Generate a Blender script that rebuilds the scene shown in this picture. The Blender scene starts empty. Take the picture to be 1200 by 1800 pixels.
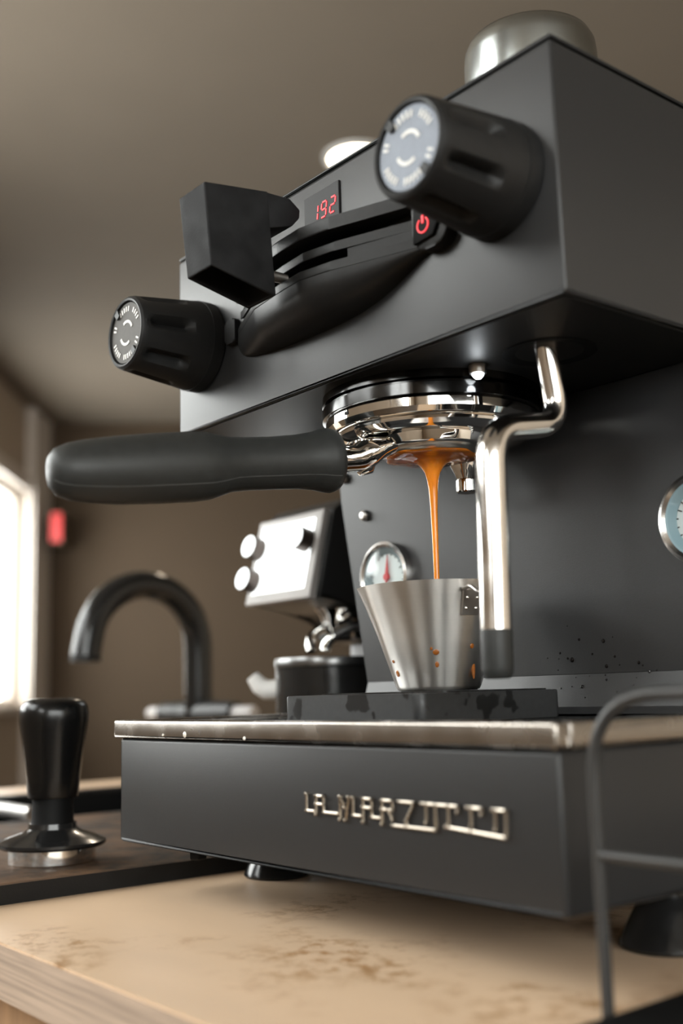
import bpy, bmesh, math, random
from mathutils import Vector, Matrix
random.seed(7)
PI = math.pi
SC = bpy.context.scene
COL = SC.collection

# ------------------------------------------------------------------ camera
CAM = Vector((0.6455, -0.3392, 0.1195))
YAW, PITCH, ROLL, FPX = 0.8879, 0.1621, -0.0271, 1947.5
def cam_axes():
    f = Vector((-math.sin(YAW)*math.cos(PITCH), math.cos(YAW)*math.cos(PITCH), math.sin(PITCH)))
    r = Vector((math.cos(YAW), math.sin(YAW), 0)); u = r.cross(f)
    cr, sr = math.cos(ROLL), math.sin(ROLL)
    return r*cr+u*sr, -r*sr+u*cr, f
cd = bpy.data.cameras.new('camera'); co = bpy.data.objects.new('camera', cd); COL.objects.link(co)
_r, _u, _f = cam_axes()
co.matrix_world = Matrix(((_r.x, _u.x, -_f.x, CAM.x), (_r.y, _u.y, -_f.y, CAM.y), (_r.z, _u.z, -_f.z, CAM.z), (0, 0, 0, 1)))
cd.sensor_fit = 'VERTICAL'; cd.sensor_height = 36.0; cd.sensor_width = 24.0
cd.lens = FPX/1800*36.0
cd.clip_start = 0.01; cd.clip_end = 100
cd.dof.use_dof = True; cd.dof.focus_distance = 0.635; cd.dof.aperture_fstop = 4.4
SC.camera = co

# ------------------------------------------------------------------ light
W = bpy.data.worlds.new('World'); SC.world = W; W.use_nodes = True
bg = W.node_tree.nodes['Background']
bg.inputs['Color'].default_value = (1.0, 0.985, 0.96, 1); bg.inputs['Strength'].default_value = 14.5
SC.view_settings.view_transform = 'Standard'; SC.view_settings.look = 'None'
SC.view_settings.exposure = 0.0; SC.view_settings.gamma = 1.0; SC.view_settings.use_curve_mapping = False
SC.cycles.use_denoising = True
SC.cycles.max_bounces = 10; SC.cycles.diffuse_bounces = 6; SC.cycles.glossy_bounces = 5
SC.cycles.sample_clamp_indirect = 8.0
SC.cycles.caustics_reflective = False; SC.cycles.caustics_refractive = False
# the room is turned against the counter: r to the right, f away from the camera
RYAW = 0.921
def RW(r, f, z):
    c, s = math.cos(RYAW), math.sin(RYAW)
    return Vector((CAM.x + r*c - f*s, CAM.y + r*s + f*c, z))
R_L, R_R, F_B, F_N, Z_F, Z_C = -1.594, 3.4, 6.70, -3.2, -0.93, 1.80
# windows: (wall, a0, a1, z0, z1)
WINDOWS = [('L', 4.9, 6.27, 0.10, 1.30), ('L', -0.05, 0.98, 0.72, 1.68), ('L', 1.10, 2.90, 0.35, 1.45), ('L', -2.50, -0.90, 0.75, 1.60), ('N', -0.6, 3.1, 0.30, 1.65)]
for wl, a0, a1, z0, z1 in WINDOWS:      # portals that lead the sky's light through the openings
    ld = bpy.data.lights.new('window_portal', 'AREA'); ld.shape = 'RECTANGLE'; ld.size = a1-a0; ld.size_y = z1-z0
    ld.cycles.is_portal = True
    lo = bpy.data.objects.new('window_portal', ld); COL.objects.link(lo)
    if wl == 'L':
        c = RW(R_L-0.02, (a0+a1)/2, (z0+z1)/2); n = RW(1, 0, 0)-RW(0, 0, 0)
    else:
        c = RW((a0+a1)/2, F_N-0.02, (z0+z1)/2); n = RW(0, 1, 0)-RW(0, 0, 0)
    zx = -n; up = Vector((0, 0, 1)); xx = up.cross(zx)
    lo.matrix_world = Matrix(((xx.x, up.x, zx.x, c.x), (xx.y, up.y, zx.y, c.y), (xx.z, up.z, zx.z, c.z), (0, 0, 0, 1)))

# ------------------------------------------------------------------ materials
MATS = {}
def mat(name, col, rough=0.5, metal=0.0, noise=0.0, nscale=40.0, bump=0.0, bscale=300.0, rvar=0.0, stretch=(1, 1, 1), emit=None, estr=0.0, spec=0.5, coat=0.0, trans=0.0, ior=1.45, sss=0.0, coords='Object', detail=4):
    if name in MATS: return MATS[name]
    m = bpy.data.materials.new(name); m.use_nodes = True; MATS[name] = m
    nt = m.node_tree; N = nt.nodes; L = nt.links; b = N['Principled BSDF']
    b.inputs['Base Color'].default_value = (*col, 1); b.inputs['Roughness'].default_value = rough; b.inputs['Metallic'].default_value = metal
    b.inputs['Specular IOR Level'].default_value = spec; b.inputs['Coat Weight'].default_value = coat; b.inputs['Coat Roughness'].default_value = 0.1
    b.inputs['Transmission Weight'].default_value = trans; b.inputs['IOR'].default_value = ior
    if sss: b.inputs['Subsurface Weight'].default_value = sss; b.inputs['Subsurface Radius'].default_value = (0.004, 0.0015, 0.0005)
    if emit: b.inputs['Emission Color'].default_value = (*emit, 1); b.inputs['Emission Strength'].default_value = estr
    tc = N.new('ShaderNodeTexCoord'); mp = N.new('ShaderNodeMapping'); mp.inputs['Scale'].default_value = stretch
    L.new(tc.outputs[coords], mp.inputs['Vector'])
    if noise or rvar:
        n = N.new('ShaderNodeTexNoise'); n.inputs['Scale'].default_value = nscale; n.inputs['Detail'].default_value = detail
        L.new(mp.outputs[0], n.inputs['Vector'])
        if noise:
            r = N.new('ShaderNodeMapRange'); r.inputs['From Min'].default_value = .3; r.inputs['From Max'].default_value = .7
            r.inputs['To Min'].default_value = 1-noise; r.inputs['To Max'].default_value = 1+noise
            L.new(n.outputs['Fac'], r.inputs['Value'])
            v = N.new('ShaderNodeVectorMath'); v.operation = 'SCALE'; v.inputs[0].default_value = col
            L.new(r.outputs[0], v.inputs['Scale']); L.new(v.outputs[0], b.inputs['Base Color'])
        if rvar:
            r2 = N.new('ShaderNodeMapRange'); r2.inputs['From Min'].default_value = .3; r2.inputs['From Max'].default_value = .7
            r2.inputs['To Min'].default_value = max(0.02, rough-rvar); r2.inputs['To Max'].default_value = rough+rvar
            L.new(n.outputs['Fac'], r2.inputs['Value']); L.new(r2.outputs[0], b.inputs['Roughness'])
    if bump:
        n2 = N.new('ShaderNodeTexNoise'); n2.inputs['Scale'].default_value = bscale; n2.inputs['Detail'].default_value = 2
        L.new(mp.outputs[0], n2.inputs['Vector'])
        bp = N.new('ShaderNodeBump'); bp.inputs['Strength'].default_value = bump; bp.inputs['Distance'].default_value = 0.0005
        L.new(n2.outputs['Fac'], bp.inputs['Height']); L.new(bp.outputs[0], b.inputs['Normal'])
    return m

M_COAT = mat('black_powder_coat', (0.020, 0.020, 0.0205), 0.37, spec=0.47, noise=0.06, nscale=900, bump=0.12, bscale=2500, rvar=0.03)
M_COATD = mat('black_coat_shaded', (0.008, 0.008, 0.008), 0.45, spec=0.3, noise=0.1, nscale=600, bump=0.1, bscale=2000)
M_PLAST = mat('black_plastic', (0.012, 0.012, 0.012), 0.42, spec=0.35, noise=0.12, nscale=300, bump=0.1, bscale=1800)
M_PRINT = mat('charcoal_print_plastic', (0.014, 0.014, 0.0145), 0.65, spec=0.12, noise=0.35, nscale=70, bump=0.25, bscale=900, rvar=0.08)
M_RUBBER = mat('black_rubber', (0.022, 0.023, 0.022), 0.48, spec=0.4, noise=0.1, nscale=250, bump=0.15, bscale=1600, rvar=0.05)
M_KNOB = mat('knob_rubber', (0.012, 0.012, 0.012), 0.5, spec=0.3, noise=0.1, nscale=250, bump=0.12, bscale=1600)
M_DARK = mat('deep_black', (0.003, 0.003, 0.003), 0.6, spec=0.15, noise=0.1, nscale=200)
M_GLOSSB = mat('gloss_black', (0.010, 0.010, 0.010), 0.18, noise=0.1, nscale=200, rvar=0.05)
M_CHROME = mat('chrome', (0.80, 0.79, 0.77), 0.05, 1.0, rvar=0.03, nscale=120)
M_STEEL = mat('brushed_steel', (0.72, 0.695, 0.66), 0.31, 1.0, noise=0.02, nscale=12, stretch=(1, 1, 350), rvar=0.03)
def brushed_round(m):
    b = m.node_tree.nodes['Principled BSDF']; t = m.node_tree.nodes.new('ShaderNodeTangent'); t.direction_type = 'RADIAL'; t.axis = 'Z'
    b.inputs['Anisotropic'].default_value = 0.85; b.inputs['Anisotropic Rotation'].default_value = 0.25
    m.node_tree.links.new(t.outputs[0], b.inputs['Tangent'])
brushed_round(M_STEEL)
M_STEEL2 = mat('satin_steel', (0.55, 0.53, 0.51), 0.32, 1.0, noise=0.12, nscale=45, rvar=0.08)
M_WAND = mat('polished_steel', (0.66, 0.63, 0.60), 0.16, 1.0, noise=0.08, nscale=60, rvar=0.05)
M_LIP = mat('tray_steel', (0.34, 0.31, 0.28), 0.26, 1.0, noise=0.08, nscale=55, rvar=0.04)
M_WHITE = mat('white_paint', (0.75, 0.74, 0.72), 0.4, noise=0.05)
M_CREAM = mat('cream_dial', (0.78, 0.80, 0.80), 0.4, noise=0.04)
M_RED = mat('red_paint', (0.65, 0.03, 0.04), 0.4, noise=0.05)
M_REDLED = mat('red_led', (0.1, 0.0, 0.0), 0.4, emit=(1.0, 0.006, 0.02), estr=1.5, noise=0.05)
M_WLED = mat('white_led', (0.9, 0.9, 0.9), 0.3, emit=(0.9, 0.97, 1.0), estr=9.0, noise=0.02)
M_SCREEN = mat('white_screen', (0.9, 0.9, 0.9), 0.3, emit=(0.95, 1.0, 1.0), estr=2.2, noise=0.02)
M_DISPLAY = mat('dark_display', (0.006, 0.005, 0.005), 0.4, spec=0.15, noise=0.1)
M_COFFEE = mat('espresso', (0.85, 0.26, 0.022), 0.15, noise=0.25, nscale=90, stretch=(1, 1, .35), spec=0.4, coat=0.25, sss=0.15)
M_DRIP = mat('coffee_drip', (0.30, 0.09, 0.012), 0.12, noise=0.3, nscale=150, coat=0.6)
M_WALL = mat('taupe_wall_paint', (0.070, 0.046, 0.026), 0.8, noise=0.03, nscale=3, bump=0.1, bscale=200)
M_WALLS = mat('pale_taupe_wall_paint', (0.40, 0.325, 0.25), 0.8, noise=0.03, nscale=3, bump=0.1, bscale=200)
M_WALLR = mat('bright_bounce_wall', (0.72, 0.62, 0.51), 0.8, noise=0.03, nscale=3, bump=0.1, bscale=200)  # unseen wall's paint brightened to bounce warm light onto the head
M_CEIL = mat('taupe_ceiling_paint', (0.195, 0.160, 0.122), 0.85, noise=0.03, nscale=3, bump=0.1, bscale=200)
M_TRIM = mat('trim_paint', (0.62, 0.56, 0.50), 0.5, noise=0.03, nscale=5)
M_FLOOR = mat('floor_planks', (0.09, 0.065, 0.045), 0.45, noise=0.25, nscale=3, stretch=(1, 8, 1))
M_PLY = mat('plywood_edge', (0.44, 0.33, 0.25), 0.55, noise=0.22, nscale=30, stretch=(.5, 1, 22))
M_CAB = mat('cabinet_wood', (0.40, 0.235, 0.125), 0.5, noise=0.2, nscale=9, stretch=(6, 1, .6))
M_GDARK = mat('grinder_black', (0.012, 0.012, 0.012), 0.35, noise=0.1)
M_GGREY = mat('grinder_grey', (0.20, 0.20, 0.205), 0.4, 0.5, noise=0.06)
M_SILVER = mat('silver_plastic', (0.42, 0.40, 0.39), 0.45, 0.0, noise=0.05)
M_DIAL = mat('knob_dial_plate', (0.12, 0.13, 0.15), 0.50, 0.6, noise=0.1, nscale=200)  # bluish tint: window reflection put into the plate colour
M_MARK = mat('dial_marking', (0.75, 0.73, 0.69), 0.5, noise=0.05)
M_SMOKE = mat('smoked_plastic', (0.16, 0.16, 0.165), 0.3, noise=0.05)

def glass_mat():
    m = bpy.data.materials.new('window_glass'); m.use_nodes = True; nt = m.node_tree; N = nt.nodes; L = nt.links
    for n in list(N): N.remove(n)
    o = N.new('ShaderNodeOutputMaterial'); t = N.new('ShaderNodeBsdfTransparent'); g = N.new('ShaderNodeBsdfGlossy'); mx = N.new('ShaderNodeMixShader')
    t.inputs['Color'].default_value = (0.96, 0.98, 0.98, 1); g.inputs['Roughness'].default_value = 0.03; mx.inputs[0].default_value = 0.07
    L.new(t.outputs[0], mx.inputs[1]); L.new(g.outputs[0], mx.inputs[2]); L.new(mx.outputs[0], o.inputs[0])
    return m
M_GLASS = glass_mat()

def counter_mat():
    m = mat('counter_laminate', (0.68, 0.49, 0.33), 0.42, noise=0.07, nscale=5, stretch=(1, 3.5, 1))
    nt = m.node_tree; N = nt.nodes; L = nt.links; b = N['Principled BSDF']
    src = b.inputs['Base Color'].links[0].from_socket
    tc = N.new('ShaderNodeTexCoord')
    # worn, coffee-stained patches
    big = N.new('ShaderNodeTexNoise'); big.inputs['Scale'].default_value = 9; big.inputs['Detail'].default_value = 3; L.new(tc.outputs['Object'], big.inputs['Vector'])
    fine = N.new('ShaderNodeTexNoise'); fine.inputs['Scale'].default_value = 90; fine.inputs['Detail'].default_value = 6; fine.inputs['Roughness'].default_value = .7; L.new(tc.outputs['Object'], fine.inputs['Vector'])
    r1 = N.new('ShaderNodeMapRange'); r1.inputs['From Min'].default_value = .52; r1.inputs['From Max'].default_value = .66; L.new(big.outputs['Fac'], r1.inputs['Value'])
    r2 = N.new('ShaderNodeMapRange'); r2.inputs['From Min'].default_value = .48; r2.inputs['From Max'].default_value = .62; L.new(fine.outputs['Fac'], r2.inputs['Value'])
    mu = N.new('ShaderNodeMath'); mu.operation = 'MULTIPLY'; L.new(r1.outputs[0], mu.inputs[0]); L.new(r2.outputs[0], mu.inputs[1])
    m2 = N.new('ShaderNodeMath'); m2.operation = 'MULTIPLY'; m2.inputs[1].default_value = .85; L.new(mu.outputs[0], m2.inputs[0])
    mix = N.new('ShaderNodeMix'); mix.data_type = 'RGBA'; L.new(m2.outputs[0], mix.inputs['Factor']); L.new(src, mix.inputs['A'])
    mix.inputs['B'].default_value = (0.33, 0.17, 0.06, 1); L.new(mix.outputs['Result'], b.inputs['Base Color'])
    return m
M_COUNTER = counter_mat()

def mat_mat():
    m = mat('tamping_mat_rubber', (0.010, 0.009, 0.008), 0.65, spec=0.2, noise=0.2, nscale=60, bump=0.2, bscale=700, rvar=0.1)
    nt = m.node_tree; N = nt.nodes; L = nt.links; b = N['Principled BSDF']
    src = b.inputs['Base Color'].links[0].from_socket
    tc = N.new('ShaderNodeTexCoord')
    big = N.new('ShaderNodeTexNoise'); big.inputs['Scale'].default_value = 16; big.inputs['Detail'].default_value = 6; big.inputs['Roughness'].default_value = .75; L.new(tc.outputs['Object'], big.inputs['Vector'])
    r1 = N.new('ShaderNodeMapRange'); r1.inputs['From Min'].default_value = .38; r1.inputs['From Max'].default_value = .66; r1.inputs['To Max'].default_value = .6; L.new(big.outputs['Fac'], r1.inputs['Value'])
    geo = N.new('ShaderNodeNewGeometry'); sx = N.new('ShaderNodeSeparateXYZ'); L.new(geo.outputs['Normal'], sx.inputs[0])
    mu = N.new('ShaderNodeMath'); mu.operation = 'MULTIPLY'; L.new(r1.outputs[0], mu.inputs[0]); L.new(sx.outputs['Z'], mu.inputs[1])   # grounds lie on the top face only
    mix = N.new('ShaderNodeMix'); mix.data_type = 'RGBA'; L.new(mu.outputs[0], mix.inputs['Factor']); L.new(src, mix.inputs['A'])
    mix.inputs['B'].default_value = (0.20, 0.105, 0.05, 1); L.new(mix.outputs['Result'], b.inputs['Base Color'])
    return m
M_MAT = mat_mat()

def scale_mat():
    m = mat('worn_scale_black', (0.024, 0.0245, 0.025), 0.40, spec=0.4, noise=0.1, nscale=300)
    nt = m.node_tree; N = nt.nodes; L = nt.links; b = N['Principled BSDF']
    src = b.inputs['Base Color'].links[0].from_socket
    tc = N.new('ShaderNodeTexCoord'); n = N.new('ShaderNodeTexNoise'); n.inputs['Scale'].default_value = 55; n.inputs['Detail'].default_value = 3; L.new(tc.outputs['Object'], n.inputs['Vector'])
    r = N.new('ShaderNodeMapRange'); r.inputs['From Min'].default_value = .60; r.inputs['From Max'].default_value = .62; L.new(n.outputs['Fac'], r.inputs['Value'])
    mix = N.new('ShaderNodeMix'); mix.data_type = 'RGBA'; L.new(r.outputs[0], mix.inputs['Factor']); L.new(src, mix.inputs['A']); mix.inputs['B'].default_value = (0.006, 0.006, 0.006, 1)
    L.new(mix.outputs['Result'], b.inputs['Base Color'])
    r2 = N.new('ShaderNodeMapRange'); r2.inputs['To Min'].default_value = .42; r2.inputs['To Max'].default_value = .3; L.new(r.outputs[0], r2.inputs['Value']); L.new(r2.outputs[0], b.inputs['Roughness'])
    return m
M_SCALE = scale_mat()

# ------------------------------------------------------------------ mesh helpers
def tag(o, label=None, cat=None, group=None, kind=None):
    if label: o['label'] = label
    if cat: o['category'] = cat
    if group: o['group'] = group
    if kind: o['kind'] = kind
    return o
def thing(name, loc, label, cat, group=None):
    o = bpy.data.objects.new(name, None); COL.objects.link(o); o.location = loc; o.empty_display_size = .02
    return tag(o, label, cat, group)
WORLD = {}
def obj(name, bm, m, parent=None, smooth=30, origin=None):
    """link bm (world coordinates) as ONE mesh object"""
    me = bpy.data.meshes.new(name)
    bmesh.ops.recalc_face_normals(bm, faces=bm.faces)
    if origin is None:
        lo = Vector((min(v.co[i] for v in bm.verts) for i in range(3))); hi = Vector((max(v.co[i] for v in bm.verts) for i in range(3)))
        origin = Vector(((lo.x+hi.x)/2, (lo.y+hi.y)/2, lo.z))
    origin = Vector(origin)
    for v in bm.verts: v.co -= origin
    bm.to_mesh(me); bm.free()
    me.materials.append(m)
    if smooth:
        for p in me.polygons: p.use_smooth = True
        me.set_sharp_from_angle(angle=math.radians(smooth))
    o = bpy.data.objects.new(name, me); COL.objects.link(o)
    WORLD[o.name] = origin.copy()
    if parent is None: o.location = origin
    else:
        o.parent = parent
        pw = WORLD.get(parent.name, Vector(parent.location))
        o.location = origin - pw
    return o
def box(x0, x1, y0, y1, z0, z1, bev=0.0, seg=2, bm=None):
    own = bmesh.new()
    vs = [own.verts.new((x, y, z)) for z in (z0, z1) for y in (y0, y1) for x in (x0, x1)]
    for f in ((0, 1, 3, 2), (4, 5, 7, 6), (0, 1, 5, 4), (2, 3, 7, 6), (0, 2, 6, 4), (1, 3, 7, 5)): own.faces.new([vs[i] for i in f])
    if bev: bmesh.ops.bevel(own, geom=own.edges[:], offset=bev, segments=seg, profile=.5, affect='EDGES')
    return merge(bm, own)
def merge(bm, own):
    if bm is None: return own
    mp = {}
    for v in own.verts: mp[v] = bm.verts.new(v.co)
    for f in own.faces: bm.faces.new([mp[v] for v in f.verts])
    own.free(); return bm
def basis(d):
    d = Vector(d).normalized(); a = Vector((0, 0, 1)) if abs(d.z) < .9 else Vector((1, 0, 0))
    x = a.cross(d).normalized(); y = d.cross(x); return x, y, d
def lathe(prof, org=(0, 0, 0), axis=(0, 0, 1), seg=48, bm=None, mod=None):
    """prof: (radius, height) list; mod(angle, k, r) may change the radius"""
    own = bmesh.new(); X, Y, D = basis(axis); O = Vector(org); rings = []
    for k, (r, h) in enumerate(prof):
        if r < 1e-6: rings.append([own.verts.new(O+D*h)]); continue
        ring = []
        for i in range(seg):
            a = 2*PI*i/seg; rr = mod(a, k, r) if mod else r
            ring.append(own.verts.new(O+D*h+X*(rr*math.cos(a))+Y*(rr*math.sin(a))))
        rings.append(ring)
    for A, B in zip(rings, rings[1:]):
        if len(A) == 1 and len(B) == 1: continue
        for i in range(seg):
            j = (i+1) % seg
            if len(A) == 1: own.faces.new((A[0], B[i], B[j]))
            elif len(B) == 1: own.faces.new((A[i], A[j], B[0]))
            else: own.faces.new((A[i], A[j], B[j], B[i]))
    return merge(bm, own)
def tube(pts, rad, seg=16, bm=None, cap=True):
    own = bmesh.new(); pts = [Vector(p) for p in pts]; n = len(pts); rings = []
    rad = rad if isinstance(rad, (list, tuple)) else [rad]*n
    t0 = (pts[1]-pts[0]).normalized(); X, Y, _ = basis(t0); prev = t0
    for i, p in enumerate(pts):
        t = ((pts[min(i+1, n-1)]-pts[i]).normalized()+(pts[i]-pts[max(i-1, 0)]).normalized())
        t = t.normalized() if t.length > 1e-9 else prev
        q = prev.rotation_difference(t); X = q @ X; Y = q @ Y; prev = t
        rings.append([own.verts.new(p+X*(rad[i]*math.cos(2*PI*k/seg))+Y*(rad[i]*math.sin(2*PI*k/seg))) for k in range(seg)])
    for A, B in zip(rings, rings[1:]):
        for i in range(seg): own.faces.new((A[i], A[(i+1) % seg], B[(i+1) % seg], B[i]))
    if cap:
        own.faces.new(rings[0][::-1]); own.faces.new(rings[-1])
    return merge(bm, own)
def smooth_path(pts, n=10):
    """Catmull-Rom through the points"""
    P = [Vector(p) for p in pts]; P = [P[0]*2-P[1]]+P+[P[-1]*2-P[-2]]; out = []
    for i in range(1, len(P)-2):
        for k in range(n):
            t = k/n; a, b, c, d = P[i-1], P[i], P[i+1], P[i+2]
            out.append(.5*((2*b)+(c-a)*t+(2*a-5*b+4*c-d)*t*t+(3*b-a-3*c+d)*t**3))
    out.append(P[-2]); return out
def fillet(pts, r, n=8):
    """polyline with rounded corners"""
    P = [Vector(p) for p in pts]; out = [P[0]]
    for i in range(1, len(P)-1):
        rr = r[i-1] if isinstance(r, (list, tuple)) else r
        a = (P[i-1]-P[i]); b = (P[i+1]-P[i]); rr = min(rr, a.length*.49, b.length*.49)
        s = P[i]+a.normalized()*rr; e = P[i]+b.normalized()*rr
        for k in range(n+1):
            t = k/n; out.append(s*(1-t)**2+P[i]*2*t*(1-t)+e*t*t)
    out.append(P[-1]); return out
def prism(poly, axis, lo, hi, bev=0.0, seg=2, bm=None):
    """poly in the two other axes (order x,y,z without axis), extruded along axis"""
    own = bmesh.new()
    def P(a, b, h): return ((h, a, b), (a, h, b), (a, b, h))[axis]
    A = [own.verts.new(P(a, b, lo)) for a, b in poly]; B = [own.verts.new(P(a, b, hi)) for a, b in poly]
    own.faces.new(A[::-1]); own.faces.new(B); n = len(poly)
    for i in range(n): own.faces.new((A[i], A[(i+1) % n], B[(i+1) % n], B[i]))
    if bev: bmesh.ops.bevel(own, geom=own.edges[:], offset=bev, segments=seg, profile=.5, affect='EDGES')
    return merge(bm, own)
def rrect(x0, x1, y0, y1, r, n=6):
    out = []
    for cx, cy, a0 in ((x1-r, y1-r, 0), (x0+r, y1-r, 90), (x0+r, y0+r, 180), (x1-r, y0+r, 270)):
        for k in range(n+1):
            a = math.radians(a0+90*k/n); out.append((cx+r*math.cos(a), cy+r*math.sin(a)))
    return out
def bar2(a, b, w, axis, lo, hi, bm=None):
    """flat bar from a to b (2D), width w, as prism"""
    ax, ay = a; bx, by = b; dx, dy = bx-ax, by-ay; l = math.hypot(dx, dy); nx, ny = -dy/l*w/2, dx/l*w/2
    return prism([(ax+nx, ay+ny), (bx+nx, by+ny), (bx-nx, by-ny), (ax-nx, ay-ny)], axis, lo, hi, bm=bm)
def room_box(r0, r1, f0, f1, z0, z1, bm=None):
    own = box(r0, r1, f0, f1, z0, z1)
    for v in own.verts: v.co = RW(*v.co)
    return merge(bm, own)
def struct(name, bm, m, parent=None, smooth=0):
    o = obj(name, bm, m, parent, smooth)
    if parent is None: o['kind'] = 'structure'
    return o

# ------------------------------------------------------------------ room
struct('floor', room_box(R_L-.15, R_R+.15, F_N-.15, F_B+.15, Z_F-.1, Z_F), M_FLOOR)
struct('ceiling', room_box(R_L-.15, R_R+.15, F_N-.15, F_B+.15, Z_C, Z_C+.1), M_CEIL)
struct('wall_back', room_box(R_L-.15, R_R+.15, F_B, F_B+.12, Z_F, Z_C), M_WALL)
struct('wall_right', room_box(R_R, R_R+.12, F_N, F_B, Z_F, Z_C), M_WALLR)
def wall_with_holes(name, wl):
    bm = bmesh.new(); hs = sorted([w for w in WINDOWS if w[0] == wl], key=lambda w: w[1])
    a = F_N if wl == 'L' else R_L; end = F_B if wl == 'L' else R_R
    def add(a0, a1, z0, z1):
        if wl == 'L': room_box(R_L-.12, R_L, a0, a1, z0, z1, bm)
        else: room_box(a0, a1, F_N-.12, F_N, z0, z1, bm)
    for _, a0, a1, z0, z1 in hs:
        add(a, a0, Z_F, Z_C); add(a0, a1, Z_F, z0); add(a0, a1, z1, Z_C); a = a1
    add(a, end, Z_F, Z_C)
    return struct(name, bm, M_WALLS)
wall_with_holes('wall_left', 'L'); wall_with_holes('wall_front', 'N')
for n, (wl, a0, a1, z0, z1) in enumerate(WINDOWS, 1):
    c = RW(R_L, (a0+a1)/2, z0) if wl == 'L' else RW((a0+a1)/2, F_N, z0)
    e = bpy.data.objects.new('window_%d' % n, None); COL.objects.link(e); e.location = c; e['kind'] = 'structure'
    def wb(u0, u1, d0, d1, v0, v1, bm=None):
        return room_box(R_L+d0, R_L+d1, u0, u1, v0, v1, bm) if wl == 'L' else room_box(u0, u1, F_N+d0, F_N+d1, v0, v1, bm)
    t = .085
    bm = wb(a0-t, a0, -.01, .03, z0-t, z1+t); wb(a1, a1+t, -.01, .03, z0-t, z1+t, bm); wb(a0, a1, -.01, .03, z1, z1+t, bm)
    obj('window_casing', bm, M_TRIM, e, 0)
    obj('window_sill', wb(a0-t, a1+t, -.1, .06, z0-.04, z0), M_TRIM, e, 0)
    bm = wb(a0, a0+.04, -.09, -.05, z0, z1); wb(a1-.04, a1, -.09, -.05, z0, z1, bm); wb(a0, a1, -.09, -.05, z1-.04, z1, bm); wb(a0, a1, -.09, -.05, z0, z0+.04, bm)
    wb((a0+a1)/2-.02, (a0+a1)/2+.02, -.09, -.05, z0, z1, bm)
    obj('window_frame', bm, M_TRIM, e, 0)
    for s0, s1 in ((a0+.04, (a0+a1)/2-.02), ((a0+a1)/2+.02, a1-.04)):
        obj('window_pane', wb(s0, s1, -.074, -.070, z0+.04, z1-.04), M_GLASS, e, 0)
bm = room_box(R_L, R_L+.05, F_B-.42, F_B-.02, Z_F, Z_C)
struct('trim_1', bm, M_TRIM)
struct('baseboard_back', room_box(R_L+.05, R_R, F_B-.015, F_B, Z_F, Z_F+.1), M_TRIM)
struct('baseboard_right', room_box(R_R-.015, R_R, F_N, F_B-.02, Z_F, Z_F+.1), M_TRIM)

# ceiling downlight
cl = thing('ceiling_downlight', (-1.86, 1.80, Z_C), 'round recessed downlight glowing in the ceiling above the machine', 'light')
obj('trim_ring', lathe([(.085, 0), (.105, 0), (.105, -.006), (.088, -.010), (.085, 0)], (-1.86, 1.80, Z_C), seg=40), M_WHITE, cl)
obj('lens', lathe([(0, -.003), (.086, -.003), (.086, -.001), (0, -.001)], (-1.86, 1.80, Z_C), seg=40), mat('lamp_lens', (.9, .85, .75), .4, emit=(1.0, .86, .66), estr=14, noise=.02), cl)
ld = bpy.data.lights.new('downlight', 'AREA'); ld.shape = 'DISK'; ld.size = .15; ld.energy = 9; ld.color = (1, .84, .64)
lo = bpy.data.objects.new('downlight', ld); COL.objects.link(lo); lo.location = (-1.86, 1.80, Z_C-.02)

# red illuminated sign on the back wall
sp = RW(-1.43, F_B-.30, 1.0)
sg = thing('illuminated_sign', sp, 'small red glowing sign high on the back wall beside the window', 'sign')
bm = room_box(-1.475, -1.405, F_B-.32, F_B-.0, 1.02, 1.20)
obj('sign_box', bm, M_WALL, sg)
bm = room_box(-1.468, -1.412, F_B-.326, F_B-.32, 1.03, 1.19)
obj('sign_face', bm, mat('red_sign_light', (.4, .02, .02), .4, emit=(1, .06, .06), estr=.4, noise=.02), sg)

# ------------------------------------------------------------------ counter, cabinet, sink
CX0, CX1, CY0, CY1 = -0.895, 1.10, -0.107, 0.66
SX0, SX1, SY0, SY1 = -0.715, -0.405, 0.03, 0.398        # sink cut-out
ct = thing('counter_top', (0.1, .28, -.027), 'tan laminate counter top with plywood edge, stained with coffee', 'counter')
bm = box(CX0, SX0, CY0, CY1, -.0245, 0); box(SX1, CX1, CY0, CY1, -.0245, 0, bm=bm); box(SX0, SX1, CY0, SY0, -.0245, 0, bm=bm); box(SX0, SX1, SY1, CY1, -.0245, 0, bm=bm)
obj('laminate_top', bm, M_COUNTER, ct, 0)
bm = box(CX0, CX1, CY0-.0012, CY0+.02, -.0265, -.0012); box(CX0-.0012, CX0, CY0, CY1, -.0265, -.0012, bm=bm)
obj('edge_band', bm, M_PLY, ct, 0)
cb = thing('base_cabinet', (0.1, .28, Z_F), 'warm wooden base cabinet under the counter top', 'cabinet')
bm = box(CX0+.03, SX0-.03, CY0+.05, CY1-.02, Z_F+.1, -.027); box(SX1+.03, CX1-.03, CY0+.05, CY1-.02, Z_F+.1, -.027, bm=bm); box(SX0-.03, SX1+.03, CY0+.05, CY1-.02, Z_F+.1, -.26, bm=bm)
obj('carcass', bm, M_CAB, cb, 0)
obj('plinth', box(CX0+.05, CX1-.05, CY0+.10, CY1-.05, Z_F, Z_F+.1), M_DARK, cb, 0)
nd = 4; w = (CX1-CX0-.08)/nd
for k in range(nd):
    x0 = CX0+.04+k*w
    d = obj('door', box(x0+.002, x0+w-.002, CY0+.028, CY0+.049, Z_F+.12, -.034, .0015), M_CAB, cb)
    obj('door_pull', box(x0+w-.05, x0+w-.04, CY0+.008, CY0+.028, -.22, -.10, .002), M_DARK, d)

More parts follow.
